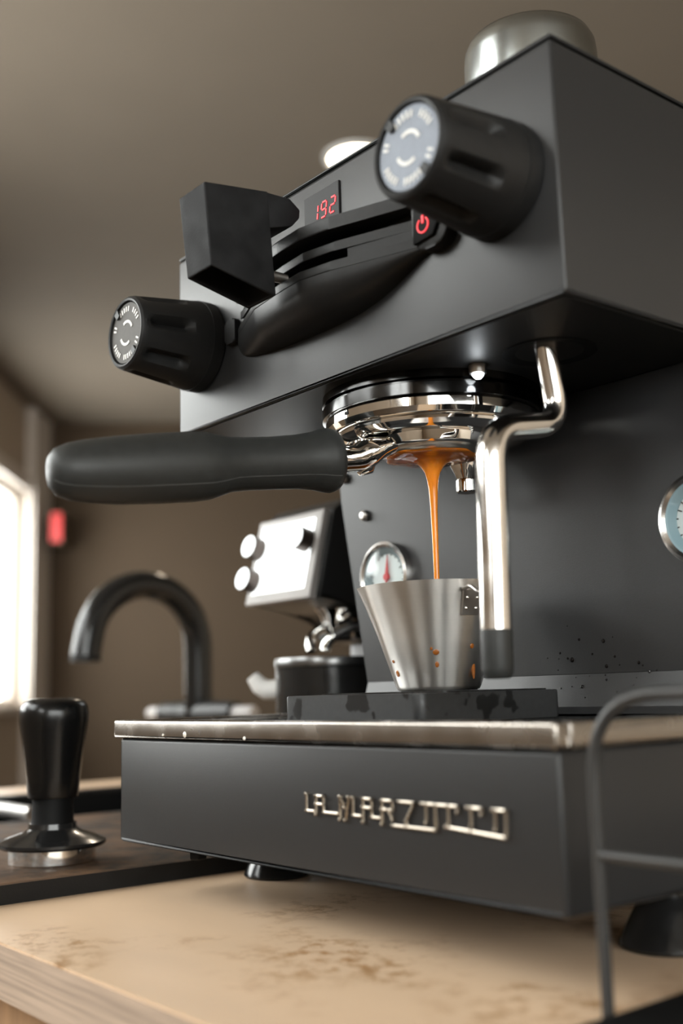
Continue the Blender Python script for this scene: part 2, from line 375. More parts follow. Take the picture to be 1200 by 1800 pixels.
sk = thing('sink', ((SX0+SX1)/2, (SY0+SY1)/2, -.2), 'black drop-in sink let into the counter behind the tamper', 'sink')
bm = bmesh.new()
for a in ((SX0-.014, SX0+.010, SY0-.014, SY1+.014), (SX1-.010, SX1+.014, SY0-.014, SY1+.014), (SX0+.010, SX1-.010, SY0-.014, SY0+.010), (SX0+.010, SX1-.010, SY1-.010, SY1+.014)):
    box(*a, 0.0, .006, .0015, 1, bm)
obj('rim', bm, M_PLAST, sk)
bm = box(SX0+.004, SX0+.010, SY0+.004, SY1-.004, -.2, 0); box(SX1-.010, SX1-.004, SY0+.004, SY1-.004, -.2, 0, bm=bm)
box(SX0+.010, SX1-.010, SY0+.004, SY0+.010, -.2, 0, bm=bm); box(SX0+.010, SX1-.010, SY1-.010, SY1-.004, -.2, 0, bm=bm); box(SX0+.010, SX1-.010, SY0+.010, SY1-.010, -.2, -.194, bm=bm)
obj('basin', bm, M_GLOSSB, sk, 0)
obj('drain', lathe([(0, 0), (.03, 0), (.035, .003), (.022, .003), (.018, .001), (0, .001)], ((SX0+SX1)/2, (SY0+SY1)/2, -.194)), M_STEEL2, sk)

rd = thing('steel_rod', (-.50, .115, .006), 'short brushed steel rod lying on the sink rim behind the tamper', 'rod')
obj('shaft', tube([(-.64, .115, .0132), (-.400, .115, .0132)], .0072, 20), mat('matte_steel', (.50, .49, .48), .5, 1.0, noise=.1, nscale=60), rd)
obj('end_cap', lathe([(0, .006), (.0066, .0055), (.0074, .004), (.0074, 0), (0, 0)], (-.400, .115, .0132), (1, 0, 0), 20), M_STEEL2, rd)

# faucet
fx, fy = -.62, .44
fc = thing('faucet', (fx, fy, 0), 'matte black gooseneck faucet with two cross levers by the sink', 'faucet')
obj('base_plate', lathe([(0, 0), (.023, 0), (.023, .006), (.021, .010), (0, .010)], (fx, fy, 0)), M_GLOSSB, fc)
path = [(fx, fy, .008), (fx, fy, .10)]
cy, rr, zc = fy-.079, .079, .185
path += [(fx, fy, .15)]+[(fx, cy+rr*math.cos(a), zc+rr*math.sin(a)) for a in [PI*k/20 for k in range(0, 20)]]+[(fx, cy-rr-.002, zc-.004), (fx, cy-rr-.003, zc-.012)]
obj('gooseneck', tube(path, .0180, 24), M_GLOSSB, fc)
obj('aerator', lathe([(.0180, 0), (.0186, -.001), (.0186, -.008), (.012, -.009), (0, -.009)], (fx, cy-rr-.003, zc-.011)), M_PLAST, fc)
obj('valve_body', tube([(fx-.075, fy, .098), (fx-.06, fy, .098), (fx, fy, .098), (fx+.06, fy, .098), (fx+.075, fy, .098)], [.012, .016, .017, .016, .012], 20), M_PLAST, fc)
for s in (-1, 1):
    h = obj('lever', tube([(fx+s*.040, fy, .098), (fx+s*.088, fy, .099)], [.017, .014], 18), M_PLAST, fc)
    obj('lever_cap', lathe([(0, .042), (.007, .041), (.009, .036), (.009, 0), (0, 0)], (fx+s*.088, fy, .099), (s, 0, 0), 18), M_SILVER, h)

# ------------------------------------------------------------------ tamping mat and tamper
obj_mat = obj('tamping_mat', prism(rrect(-.36, -.021, -.135, .185, .012), 2, 0, .0115, .0012, 2), M_MAT, None)
tag(obj_mat, 'black rubber tamping mat dusted with coffee grounds, under the tamper', 'mat')
tx, ty, tz = -.0905, -.003, .0115
tp = thing('tamper', (tx, ty, tz), 'black handled coffee tamper with steel base standing on the mat', 'tamper')
obj('steel_base', lathe([(0, 0), (.0285, 0), (.0291, .0008), (.0291, .0105), (0, .0105)], (tx, ty, tz), seg=64), M_CHROME, tp)
obj('flange', lathe([(0, .0105), (.0345, .0105), (.0362, .0120), (.0362, .0138), (.030, .0168), (.020, .0200), (.0165, .0225), (.0160, .0260), (0, .0260)], (tx, ty, tz), seg=64), M_GLOSSB, tp)
obj('collar', lathe([(0, .0255), (.0148, .0255), (.0140, .0285), (.0138, .0435), (.0150, .0440), (0, .0440)], (tx, ty, tz), seg=48), M_DARK, tp)
obj('handle', lathe([(0, .0430), (.0166, .0430), (.0172, .0450), (.0185, .058), (.0206, .074), (.0226, .088), (.0235, .095), (.0236, .100), (.0228, .1045), (.0205, .1078), (.0165, .1096), (.010, .1103), (0, .1105)], (tx, ty, tz), seg=64), mat('satin_black', (.003, .003, .003), .24, spec=.4, noise=.1, nscale=200), tp, 60)

# ------------------------------------------------------------------ espresso machine
em = thing('espresso_machine', (.18, .2, 0), 'black home espresso machine with chrome group and steel drip tray', 'coffee machine')
BW = .357
HX0, HX1, HY, HZ0, HZ1, HYB = .0257, .3513, .029, .2897, .4128, .40
PY = .165
# base and tray
obj('base', box(0, BW, 0, .43, .032, .0958, .0028, 3), M_COAT, em)
lip = bmesh.new()
for a in ((-.0025, BW+.0018, -.0030, .006), (-.0025, .006, .006, .33), (BW-.0065, BW+.0018, .006, .33)):
    box(*a, .0955, .1064, .0016, 3, lip)
obj('drip_tray', lip, M_LIP, em)
obj('tray_floor', box(.005, BW-.006, .005, .30, .094, .1005), M_DARK, em)
bm = bmesh.new()
for k in range(34):
    x = .010+k*(BW-.021)/33; box(x-.0028, x+.0028, .008, .152, .1008, .1036, .0008, 1, bm)
box(.008, BW-.008, .008, .014, .1004, .1030, bm=bm); box(.008, BW-.008, .146, .152, .1004, .1030, bm=bm)
g = obj('tray_grate', bm, M_GLOSSB, em); g['kind'] = 'stuff'
drops = bmesh.new()
for (x, z, r) in ((.0845, .0985, .0018), (.1455, .0972, .0011), (.06, .0980, .0008)):
    lathe([(0, .0009), (r*.6, .0007), (r*.95, .0002), (r, 0), (0, 0)], (x, -.0031, z), (0, -1, 0), 10, drops)
d_ = obj('water_drop', drops, mat('water', (.75, .72, .66), .05, noise=.02, spec=.8, coat=1), em); d_['kind'] = 'stuff'
# body, panel, flange
pan = [(.0488, .126), (.0259, .2565), (.0220, .2897), (HX1, .2897), (HX1, .126)]
obj('splash_panel', prism(pan, 1, PY, PY+.006, .0008, 1), M_COAT, em)
bd = [(.0508, .06), (.0508, .126), (.0240, .2897), (HX1-.002, .2897), (HX1-.002, .06)]
obj('body', prism(bd, 1, PY+.006, HYB, .002, 2), M_COAT, em)
fl = prism([(.1592, .1085), (PY, .1265), (PY+.004, .1265), (PY+.004, .1045), (.1592, .1045)], 0, .0500, BW-.008)
obj('panel_flange', fl, M_COAT, em, 0)
for bx_, bz_ in ((.0530, .2435), (.0315, .2740), (.330, .2600)):
    obj('bolt', lathe([(0, .0042), (.0022, .0040), (.0036, .0030), (.0040, .0016), (.0040, 0), (0, 0)], (bx_, PY, bz_), (0, -1, 0), 20), M_STEEL2, em)
spl = bmesh.new()
for k in range(38):
    x = random.gauss(.252, .035); z = .113+abs(random.gauss(0, .024)); r = random.choice((.0005, .0006, .0008, .0012, .0016))*random.uniform(.6, 1.0)
    if .205 < x < .335 and z < .185:
        y = PY if z > .1268 else PY-(.1265-z)/.018*.0058-.0002
        lathe([(0, r*.5), (r*.7, r*.35), (r, 0), (0, 0)], (x, y, z), (0, -1, .0 if z > .1268 else .3), 8, spl)
s_ = obj('coffee_splatter', spl, mat('splatter', (.004, .003, .003), .15, noise=.1), em); s_['kind'] = 'stuff'
# feet
FEET = ((.0150, .110), (.3200, .113), (.0150, .36), (.3300, .36))
for x, y in FEET:
    obj('foot', lathe([(0, 0), (.0215, 0), (.0225, .0015), (.0218, .0035), (.0120, .0220), (.0105, .026), (.0105, .033), (0, .033)], (x, y, 0), seg=40), M_GLOSSB, em)
obj('base_screw', lathe([(0, 0), (.0045, 0), (.0055, .0012), (.0055, .0045), (0, .0045)], (.064, .018, .0250), seg=6), M_DARK, em)
# head
hd = obj('head_shell', box(HX0, HX1, HY, HYB, HZ0, HZ1-.0032, .0014, 3), M_COAT, em)
obj('head_lid', box(HX0, HX1, HY, HYB, HZ1-.0024, HZ1, .0010, 2), M_COAT, em)
obj('lid_gap', box(HX0+.0012, HX1-.0012, HY+.0012, HYB-.002, HZ1-.0034, HZ1-.0022), M_DARK, em)
obj('head_underside', box(HX0+.003, HX1-.003, HY+.003, PY-.001, HZ0-.0006, HZ0+.0002), M_COATD, em)  # thin added sheet in darker coat: shade under the head put into colour

# logo letters (strokes in X,Z on the base front)
T, B_, Dn = .0712, .0632, .0606
LOGO = [
 [((.1969, T), (.1967, B_)), ((.1967, B_), (.2040, B_))],
 [((.2045, T-.0006), (.2043, Dn+.0012)), ((.2045, T-.0006), (.2104, T-.0006)), ((.2104, T-.0006), (.2102, B_)), ((.2045, .0668), (.2104, .0668)), ((.2102, B_), (.2225, B_))],
 [((.2232, T), (.2230, Dn)), ((.2236, T), (.2266, .0662)), ((.2298, T), (.2268, Dn)), ((.2329, T), (.2327, B_)), ((.2327, B_), (.2395, B_))],
 [((.2402, T), (.2400, Dn)), ((.2402, T), (.2463, T)), ((.2463, T), (.2461, B_)), ((.2402, .0672), (.2463, .0672)), ((.2461, B_), (.2530, B_))],
 [((.2536, T), (.2534, Dn)), ((.2536, T), (.2606, T)), ((.2606, T), (.2605, .0672)), ((.2536, .0672), (.2606, .0672)), ((.2575, .0672), (.2608, B_))],
 [((.2655, T), (.2751, T)), ((.2751, T), (.2695, B_)), ((.2608, Dn), (.2886, Dn)), ((.2695, B_), (.2695, Dn))],
 [((.2800, T), (.3023, T)), ((.2828, T), (.2826, B_)), ((.2886, T), (.2884, Dn))],
 [((.3023, T), (.3021, T-.0024)), ((.2964, T), (.2962, B_)), ((.2950, Dn+.0018), (.3289, Dn))],
 [((.3080, T), (.3162, T)), ((.3162, T), (.3160, T-.0024)), ((.3098, T), (.3096, B_)), ((.3096, B_), (.3095, Dn+.001))],
 [((.3225, T), (.3296, T)), ((.3237, T), (.3234, B_)), ((.3296, T), (.3290, Dn))],
]
for st in LOGO:
    bm = bmesh.new()
    for a, b in st:
        tube([(a[0], -.0012, a[1]), (b[0], -.0012, b[1])], .00085, 8, bm)
        for q in (a, b): lathe([(0, .0014), (.0007, .0011), (.0010, .0003), (.0010, -.0012), (0, -.0012)], (q[0], -.0012, q[1]), (0, -1, 0), 10, bm)
    obj('logo_letter', bm, mat('logo_metal', (.42, .375, .32), .24, 1.0, noise=.05), em, 40)

# gauges
def gauge(x, z, needle_a, tint):
    R = .0248; o = (x, PY, z)
    g = obj('gauge', lathe([(R-.0044, .0010), (R-.0044, .0056), (R-.0026, .0070), (R-.0006, .0060), (R, .0030), (R, 0), (0, 0), (0, .0010), (R-.0044, .0010)], o, (0, -1, 0), 56), mat('gauge_bezel', (.72, .70, .68), .22, 1.0, rvar=.04, nscale=100), em)
    obj('inner_ring', lathe([(R-.0044, .0012), (R-.0044, .0050), (R-.0088, .0018), (R-.0088, .0012)], o, (0, -1, 0), 56), mat('gauge_ring_'+tint, (.26, .36, .40) if tint == 'blue' else (.20, .26, .28), .35, noise=.05), g)
    obj('dial_face', lathe([(0, .0014), (R-.0075, .0014), (R-.0075, .0011), (0, .0011)], o, (0, -1, 0), 48), M_CREAM, g)
    bm = bmesh.new()
    for k in range(17):
        a = math.radians(225-270*k/16); r0, r1 = R-.0085, R-(.0115 if k % 4 == 0 else .0100)
        bar2((x+r0*math.cos(a), z+r0*math.sin(a)), (x+r1*math.cos(a), z+r1*math.sin(a)), .0006, 1, PY-.0017, PY-.0013, bm)
    obj('tick_marks', bm, M_DARK, g, 0)
    a = math.radians(needle_a); c, s = math.cos(a), math.sin(a)
    bm = prism([(x-.0016*s, z+.0016*c), (x+.0150*c, z+.0150*s), (x+.0016*s, z-.0016*c), (x-.005*c, z-.005*s)], 1, PY-.0030, PY-.0022)
    lathe([(0, .0036), (.0024, .0036), (.0028, .0020), (0, .0020)], o, (0, -1, 0), 16, bm)
    obj('needle', bm, M_RED if tint != 'blue' else M_DARK, g)
    obj('glass_cover', lathe([(0, .0052), (R-.0036, .0048), (R-.0036, .0044), (0, .0046)], o, (0, -1, 0), 40), M_GLASS, g)
gauge(.0758, .1975, 84, 'grey'); gauge(.3237, .2040, 140, 'blue')

# knobs
def knob(x, z, R0, R1, ln, base_len, nfl, ph, plate):
    prof = [(R0*.9, 0.0), (R0, .0012), (R0*1.0, base_len*.55)]; K = 18
    ts = [i/K for i in range(K+1)]
    for t in ts: prof.append((R0*.985+(R1*1.16-R0*.985)*t, base_len*.55+(ln-.003-base_len*.55)*t))
    prof += [(R1*1.13, ln-.0012), (R1*1.06, ln), (R1, ln-.0004), (R1*.985, ln-.0026), (0, ln-.0026)]
    def md(a, k, r):
        i = k-3
        if i < 0 or i > K: return r
        t = ts[i]
        lo, hi = .34, .90
        if not (lo-.06 < t < hi+.06): return r
        e = min(1, max(0, (t-lo+.06)/.12), 1)*min(1, max(0, (hi+.06-t)/.12))
        u = ((a+ph)/(2*PI)*nfl) % 1.0; du = abs(u-.5)
        w = .22
        return r-.0060*e*max(0, 1-(du/w)) if du < w else r
    k = obj('knob', lathe(prof, (x, HY, z), (0, -1, 0), 168, mod=md), M_KNOB, em, 24)
    o = (x, HY-ln+.0024, z)
    pl = obj('dial_plate', lathe([(0, .0008), (R1*.95, .0008), (R1*.97, 0), (0, 0)], o, (0, -1, 0), 48), plate, k)
    bm = bmesh.new()
    for a0, a1 in ((20, 60), (75, 125), (150, 168), (195, 240), (255, 300), (318, 340)):     # worn print, too small to read
        n = max(2, int((a1-a0)/9))
        for j in range(n):
            a = math.radians(a0+(a1-a0)*(j+.5)/n)
            bar2((x+R1*.68*math.cos(a), z+R1*.68*math.sin(a)), (x+R1*.84*math.cos(a), z+R1*.84*math.sin(a)), R1*.055, 1, HY-ln+.0015, HY-ln+.0013, bm)
    for a0 in (20, 200):
        pts = [(x+R1*.36*math.cos(math.radians(a0+100*j/8)), z+R1*.36*math.sin(math.radians(a0+100*j/8))) for j in range(9)]
        for p_, q_ in zip(pts, pts[1:]): bar2(p_, q_, R1*.085, 1, HY-ln+.0015, HY-ln+.0013, bm)
    obj('dial_marking', bm, M_MARK, pl, 0)
    for a0 in (127, -53):
        a = math.radians(a0); bm = bmesh.new()
        c, s = math.cos(a), math.sin(a)
        poly = [(x+R1*.98*c-s*R1*.11, z+R1*.98*s+c*R1*.11), (x+R1*.74*c-s*R1*.09, z+R1*.74*s+c*R1*.09), (x+R1*.74*c+s*R1*.09, z+R1*.74*s-c*R1*.09), (x+R1*.98*c+s*R1*.11, z+R1*.98*s-c*R1*.11)]
        obj('notch', prism(poly, 1, HY-ln+.0002, HY-ln+.0020), M_KNOB, k, 0)
    return k
knob(.3165, .3535, .0278, .0200, .0590, .016, 7, .1, M_DIAL)
knob(.0545, .3425, .0292, .0200, .0560, .016, 7, .35, mat('knob_dial_plate_dimmed', (.060, .054, .048), .65, .3, noise=.1, nscale=200))  # same plate as the other knob; dimmer, warmer reflection put into its colour

# display with seven-segment digits
ds = obj('display', box(.1676, .1996, HY-.0012, HY+.002, .3800, .4012, .0004, 1), M_DISPLAY, em)
SEG = {'a': ((0, 2), (1, 2)), 'b': ((1, 1), (1, 2)), 'c': ((1, 0), (1, 1)), 'd': ((0, 0), (1, 0)), 'e': ((0, 0), (0, 1)), 'f': ((0, 1), (0, 2)), 'g': ((0, 1), (1, 1))}
for ch, x0 in (('bc', .1755), ('abcdfg', .1832), ('abged', .1912)):
    bm = bmesh.new(); w_, h_ = .0044, .0044
    for s_ in ch:
        (ax, ay), (bx_, by) = SEG[s_]; z0 = .3842; sl = .0006
        A = (x0+ax*w_+sl*ay, z0+ay*h_); Bb = (x0+bx_*w_+sl*by, z0+by*h_)
        A2 = (A[0]+(Bb[0]-A[0])*.12, A[1]+(Bb[1]-A[1])*.12); B2 = (A[0]+(Bb[0]-A[0])*.88, A[1]+(Bb[1]-A[1])*.88)
        bar2(A2, B2, .0009, 1, HY-.0015, HY-.0010, bm)
    obj('digit', bm, M_REDLED, ds, 0)

# paddle housing
PLAN = [(.093, .0300), (.104, .0240), (.1455, .0070), (.1745, .0030), (.1960, .0012), (.2170, .0058), (.2650, .0225), (.2800, .0300)]
def plan_y(x):
    for (x0, y0), (x1, y1) in zip(PLAN, PLAN[1:]):
        if x0 <= x <= x1: return y0+(y1-y0)*(x-x0)/(x1-x0)
    return .030
def inset(d): return [(x+(d*.6 if x < .14 else -d*.6 if x > .23 else 0), y+(d if y < .029 else 0)) for x, y in PLAN]
ZC = [(.093, .3368), (.098, .3290), (.104, .3240), (.115, .3213), (.127, .3200), (.155, .3186), (.182, .3181), (.200, .3184), (.2166, .3196), (.231, .3222), (.244, .3262), (.257, .3312), (.268, .3350), (.280, .3369)]
hs = obj('paddle_housing', prism(inset(.0160), 2, .334, .3665), M_DARK, em, 0)  # core kept deep black: shade between the plates put into its colour
bm = bmesh.new(); rows = []
ns = 60
def lerp_tab(tab, x):
    for (x0, y0), (x1, y1) in zip(tab, tab[1:]):
        if x0 <= x <= x1: return y0+(y1-y0)*(x-x0)/(x1-x0)
    return tab[-1][1]
for i in range(ns+1):
    x = .093+(.280-.093)*i/ns; zc = lerp_tab(ZC, x); yp = min(plan_y(x)+.0004, .0297); col = []
    for j in range(11):
        t = j/10*PI/2
        col.append(bm.verts.new((x, .0297+(yp-.0297)*math.sin(t)**.75, zc+(.3372-zc)*(1-math.cos(t)**.8))))
    col.append(bm.verts.new((x, .0297, .3372)))
    rows.append(col)
for A, Bq in zip(rows, rows[1:]):
    for j in range(11): bm.faces.new((A[j], Bq[j], Bq[j+1], A[j+1]))
obj('lower_shell', bm, M_PLAST, hs, 40)
obj('lower_plate', prism(inset(.0006), 2, .3376, .3424, .0006, 2), M_PLAST, hs)
obj('slot_filler', prism([(.224, .0300), (.224, .0125), (.2620, .0255), (.2735, .0300)], 2, .3424, .3500), M_PLAST, hs, 0)
obj('middle_plate', prism(inset(.0034), 2, .3490, .3540, .0005, 2), M_PLAST, hs)
obj('upper_plate', prism(PLAN, 2, .3600, .3670, .0008, 2), M_PLAST, hs)
cap = rrect(.2640, .2885, .3335, .3665, .0095)
obj('end_cap', prism(cap, 1, .0215, .0297, .0012, 2), M_PLAST, hs)
capl = rrect(.0870, .0985, .3345, .3500, .0025)
obj('end_cap', prism(capl, 1, .0250, .0297, .0010, 2), M_PLAST, hs)
pb = obj('power_button', prism([(.2660, .3375), (.2800, .3385), (.2835, .3440), (.2820, .3560), (.2670, .3570)], 1, .0196, .0216, .0006, 2), M_DARK, em)
bm = bmesh.new(); pc = (.2738, .3455); pr = .0038
pts = [(pc[0]+pr*math.cos(math.radians(125+290*k/18)), pc[1]+pr*math.sin(math.radians(125+290*k/18))) for k in range(19)]
for p_, q_ in zip(pts, pts[1:]): bar2(p_, q_, .0007, 1, .0192, .0197, bm)
bar2((pc[0], pc[1]+.0010), (pc[0], pc[1]+.0050), .0013, 1, .0192, .0197, bm)
obj('power_symbol', bm, M_REDLED, pb, 0)
# paddle block with hook and threaded rod
XA, XB = .157, .183
own = bmesh.new()
V = {}
for k, (y, z) in {'A': (-.049, .3850), 'B': (-.0085, .3905), 'C': (-.004, .3317), 'D': (-.0440, .3405)}.items():
    V[k] = own.verts.new((XB, y, z)); V[k+'l'] = own.verts.new((XA, y, z))
V['D'].co.x -= .0018
own.faces.new((V['A'], V['C'], V['B'])); own.faces.new((V['A'], V['D'], V['C']))
own.faces.new((V['Al'], V['Bl'], V['Cl'], V['Dl']))
own.faces.new((V['A'], V['B'], V['Bl'], V['Al'])); own.faces.new((V['D'], V['A'], V['Al'], V['Dl'])); own.faces.new((V['B'], V['C'], V['Cl'], V['Bl']))
pk = obj('paddle', own, M_PRINT, em, 0)
so = pk.modifiers.new('wall', 'SOLIDIFY'); so.thickness = .0028; so.offset = -1
bv = pk.modifiers.new('bevel', 'BEVEL'); bv.width = .0009; bv.segments = 2; bv.limit_method = 'ANGLE'; bv.angle_limit = math.radians(30)
obj('hook', prism([(-.0095, .3900), (.0065, .3905), (.0135, .3855), (.0130, .3805), (.0078, .3745), (-.0095, .3690)], 0, .1605, XB-.0002, .0009, 2), M_PRINT, pk)
prof = [(0, 0)]
for k in range(36): prof += [(.0024, k*.0008), (.0030, k*.0008+.0004)]
prof += [(.0024, .0290), (0, .0290)]
obj('threaded_rod', lathe(prof, (.1745, -.020, .3465), (0, 1, 0), 16), M_STEEL2, pk, 20)

# group
GX, GY = .188, .103
gc = obj('group_collar', lathe([(0, .2897), (.0640, .2897), (.0640, .2846), (.0618, .2838), (.0618, .2830), (.0640, .2822), (.0640, .2760), (.0600, .2750), (0, .2750)], (GX, GY, 0), seg=96), mat('black_chrome', (.06, .06, .06), .14, 1.0, rvar=.04, nscale=90), em)
gr = obj('group_ring', lathe([(.0560, .2752), (.0615, .2752), (.0622, .2744), (.0620, .2700), (.0600, .2672), (.0575, .2664), (.0480, .2664), (.0480, .2752)], (GX, GY, 0), seg=96), M_CHROME, em)
# padlock mark on the ring
la = math.atan2(-1, -.05)
def on_ring(da, z, r=.0624):
    return (GX+r*math.cos(la+da), GY+r*math.sin(la+da), z)
bm = bmesh.new()
for j in range(6):
    a0, a1 = -.028+.056*j/6, -.028+.056*(j+1)/6
    q = [on_ring(a0, .2716), on_ring(a1, .2716), on_ring(a1, .2734), on_ring(a0, .2734)]
    bm.faces.new([bm.verts.new(v) for v in q])
tube([on_ring(-.020, .2734), on_ring(-.020, .2742), on_ring(-.010, .2747), on_ring(.010, .2747), on_ring(.020, .2742), on_ring(.020, .2734)], .0002, 6, bm)
obj('lock_symbol', bm, M_DARK, gr, 0)
for lx, ly, lz, k in ((.2520, .0765, .2893, 1.0),):
    l_ = obj('work_light', lathe([(.0034*k, -.0050), (.0044*k, -.0048), (.0048*k, -.0030), (.0048*k, .0004), (0, .0004)], (lx, ly, lz), seg=24), M_STEEL2, em)
    obj('lens', lathe([(0, -.0078*k), (.0016, -.0074*k), (.0028*k, -.0062*k), (.0034*k, -.0046), (0, -.0044)], (lx, ly, lz), seg=20), M_WLED, l_)
    pd = bpy.data.lights.new('work_light', 'POINT'); pd.energy = .007; pd.shadow_soft_size = .003; pd.color = (.9, .96, 1)
    po = bpy.data.objects.new('work_light_source', pd); COL.objects.link(po); po.location = (lx, ly, lz-.011)

# steam wand
wx = .2917
obj('wand_socket', lathe([(0, .2902), (.0200, .2902), (.0240, .2892), (.0240, .2886), (.0200, .2884), (.0160, .2895), (0, .2895)], (.2895, .0905, 0), seg=40), M_DARK, em)
wp = fillet([(wx, .0850, .2900), (wx, .0925, .2510), (wx, .0410, .2420), (wx, .0385, .1455)], [.016, .017], 10)
n = len(wp)
sw = obj('steam_wand', tube(wp, [.0060+(.0074-.0060)*min(1, max(0, (i-8)/(n-12))) for i in range(n)], 28), M_WAND, em, 60)
obj('wand_tip', lathe([(0, .1465), (.0074, .1465), (.0076, .1450), (.0074, .1290), (.0069, .1262), (.0055, .1242), (0, .1240)], (wx, .0384, 0), seg=28), M_RUBBER, sw)
# ------------------------------------------------------------------ portafilter
pa = math.radians(10); dx, dy = -math.sin(pa), -math.cos(pa)
pf = thing('portafilter', (GX, GY, .245), 'bottomless chrome portafilter with black rubber handle locked in the group', 'portafilter')
def ax(L, z): return Vector((GX+dx*L, GY+dy*L, z))
obj('body_ring', lathe([(.0300, .2664), (.0565, .2664), (.0572, .2655), (.0568, .2640), (.0520, .2628), (.0500, .2622), (.0470, .2618), (.0400, .2622), (.0372, .2630), (.0368, .2600), (.0362, .2572), (.0345, .2564), (.0312, .2566), (.0300, .2580)], (GX, GY, 0), seg=96), M_CHROME, pf)
obj('basket', lathe([(.0314, .2620), (.0314, .2575), (.0308, .2556), (.0296, .2545), (.0284, .2541), (0, .2541), (0, .2566), (.0290, .2566), (.0300, .2620)], (GX, GY, 0), seg=72), M_STEEL, pf)
obj('rear_lug', lathe([(0, .2376), (.0058, .2376), (.0066, .2384), (.0066, .2450), (.0058, .2458), (.0075, .2500), (.0110, .2570), (.0110, .2590), (0, .2590)], (.1795, .1385, 0), seg=24), M_CHROME, pf)
# arm: neck casting and shaft
arm = bmesh.new()
prof = [(.030, .2585, .0120, .0050), (.038, .2560, .0125, .0075), (.0440, .2530, .0120, .0095), (.0500, .2505, .0100, .0090), (.0530, .2492, .0078, .0078), (.0720, .2466, .0078, .0078)]
rings = []
tn = Vector((dx, dy, -.11)).normalized(); sdv = Vector((-dy, dx, 0)); up = sdv.cross(tn)
if up.z < 0: up = -up
for L_, z_, a_, b_ in prof:
    c = ax(L_, z_); rings.append([arm.verts.new(c+sdv*(a_*math.cos(2*PI*k/24))+up*(b_*math.sin(2*PI*k/24))) for k in range(24)])
for A, Bq in zip(rings, rings[1:]):
    for k in range(24): arm.faces.new((A[k], A[(k+1) % 24], Bq[(k+1) % 24], Bq[k]))
arm.faces.new(rings[0][::-1]); arm.faces.new(rings[-1])
obj('arm', arm, M_CHROME, pf, 60)
# collar foot on the arm
obj('arm_stop', tube([ax(.0455, .2600), ax(.0450, .2530), ax(.0460, .2440), ax(.0500, .2412)], [.0065, .0072, .0050, .0022], 16), M_CHROME, pf, 60)
Hp = [(.0655, .2470, 0.0), (.0660, .2470, .0150), (.0672, .2469, .0172), (.0700, .2466, .0180), (.0740, .2462, .0176), (.0800, .2455, .0160), (.0900, .2443, .0148), (.1050, .2424, .0143), (.1200, .2408, .0142), (.1290, .2398, .0146), (.1360, .2388, .0164), (.1420, .2380, .0178), (.1500, .2370, .0183), (.1700, .2346, .0180), (.1900, .2322, .0172), (.2050, .2306, .0158), (.2140, .2297, .0142), (.2200, .2291, .0118), (.2230, .2289, .0082), (.2240, .2288, .0040), (.2242, .2288, 0)]
hb = bmesh.new(); rings = []
for L_, z_, r_ in Hp:
    c = ax(L_, z_)
    rings.append([hb.verts.new(c)] if r_ == 0 else [hb.verts.new(c+sdv*(r_*math.cos(2*PI*k/40))+up*(r_*math.sin(2*PI*k/40))) for k in range(40)])
for A, Bq in zip(rings, rings[1:]):
    for k in range(40):
        j = (k+1) % 40
        if len(A) == 1: hb.faces.new((A[0], Bq[k], Bq[j]))
        elif len(Bq) == 1: hb.faces.new((A[k], A[j], Bq[0]))
        else: hb.faces.new((A[k], A[j], Bq[j], Bq[k]))
hn = obj('handle', hb, M_RUBBER, pf, 60)
# moulding seam along the lower side of the grip
sm = []
for L_, z_, r_ in Hp[3:-2]:
    a = math.radians(-38); c = ax(L_, z_); s1 = sdv if sdv.dot(Vector((.72, -.69, 0))) > 0 else -sdv
    sm.append(c+s1*((r_+.0000)*math.cos(a))+up*((r_+.0000)*math.sin(a)))
obj('mould_seam', tube(smooth_path(sm, 3), .00022, 6), mat('seam_rubber', (.07, .07, .068), .5, noise=.1), hn)

# ------------------------------------------------------------------ espresso stream
st = bmesh.new()
def rs(a, k, r):     # ragged edge of the film under the basket
    return r*(1+.035*math.sin(5*a+1)+.03*math.sin(9*a)) if r > .012 else r
lathe([(0, .2540), (.0272, .25405), (.0268, .2535), (.0190, .2530), (.0125, .2522), (.0088, .2506), (.0064, .2482), (.0045, .2450), (.0034, .2410), (.0027, .2350), (.0022, .2250), (.0019, .2120), (.0017, .1980), (.0016, .1840), (.0016, .1700), (.0015, .1400), (0, .1395)], (GX-.001, GY, 0), seg=48, bm=st, mod=rs)
tag(obj('espresso_stream', st, M_COFFEE, None, 60), 'orange brown espresso stream falling from the portafilter basket into the cup', 'coffee')

# ------------------------------------------------------------------ scale
sx0, sx1, sy0, sy1, sz0, sz1 = .1290, .2425, .0345, .1405, .1038, .1186
sc = thing('scale', ((sx0+sx1)/2, (sy0+sy1)/2, sz0), 'flat black coffee scale with worn wet edges under the steel cup', 'scale')
obj('scale_body', prism(rrect(sx0, sx1, sy0, sy1, .0055), 2, sz0, sz1, .0010, 2), M_SCALE, sc)
obj('weighing_plate', prism(rrect(sx0+.006, sx1-.006, sy0+.022, sy1-.004, .003), 2, sz1, sz1+.0008), M_GLOSSB, sc, 0)

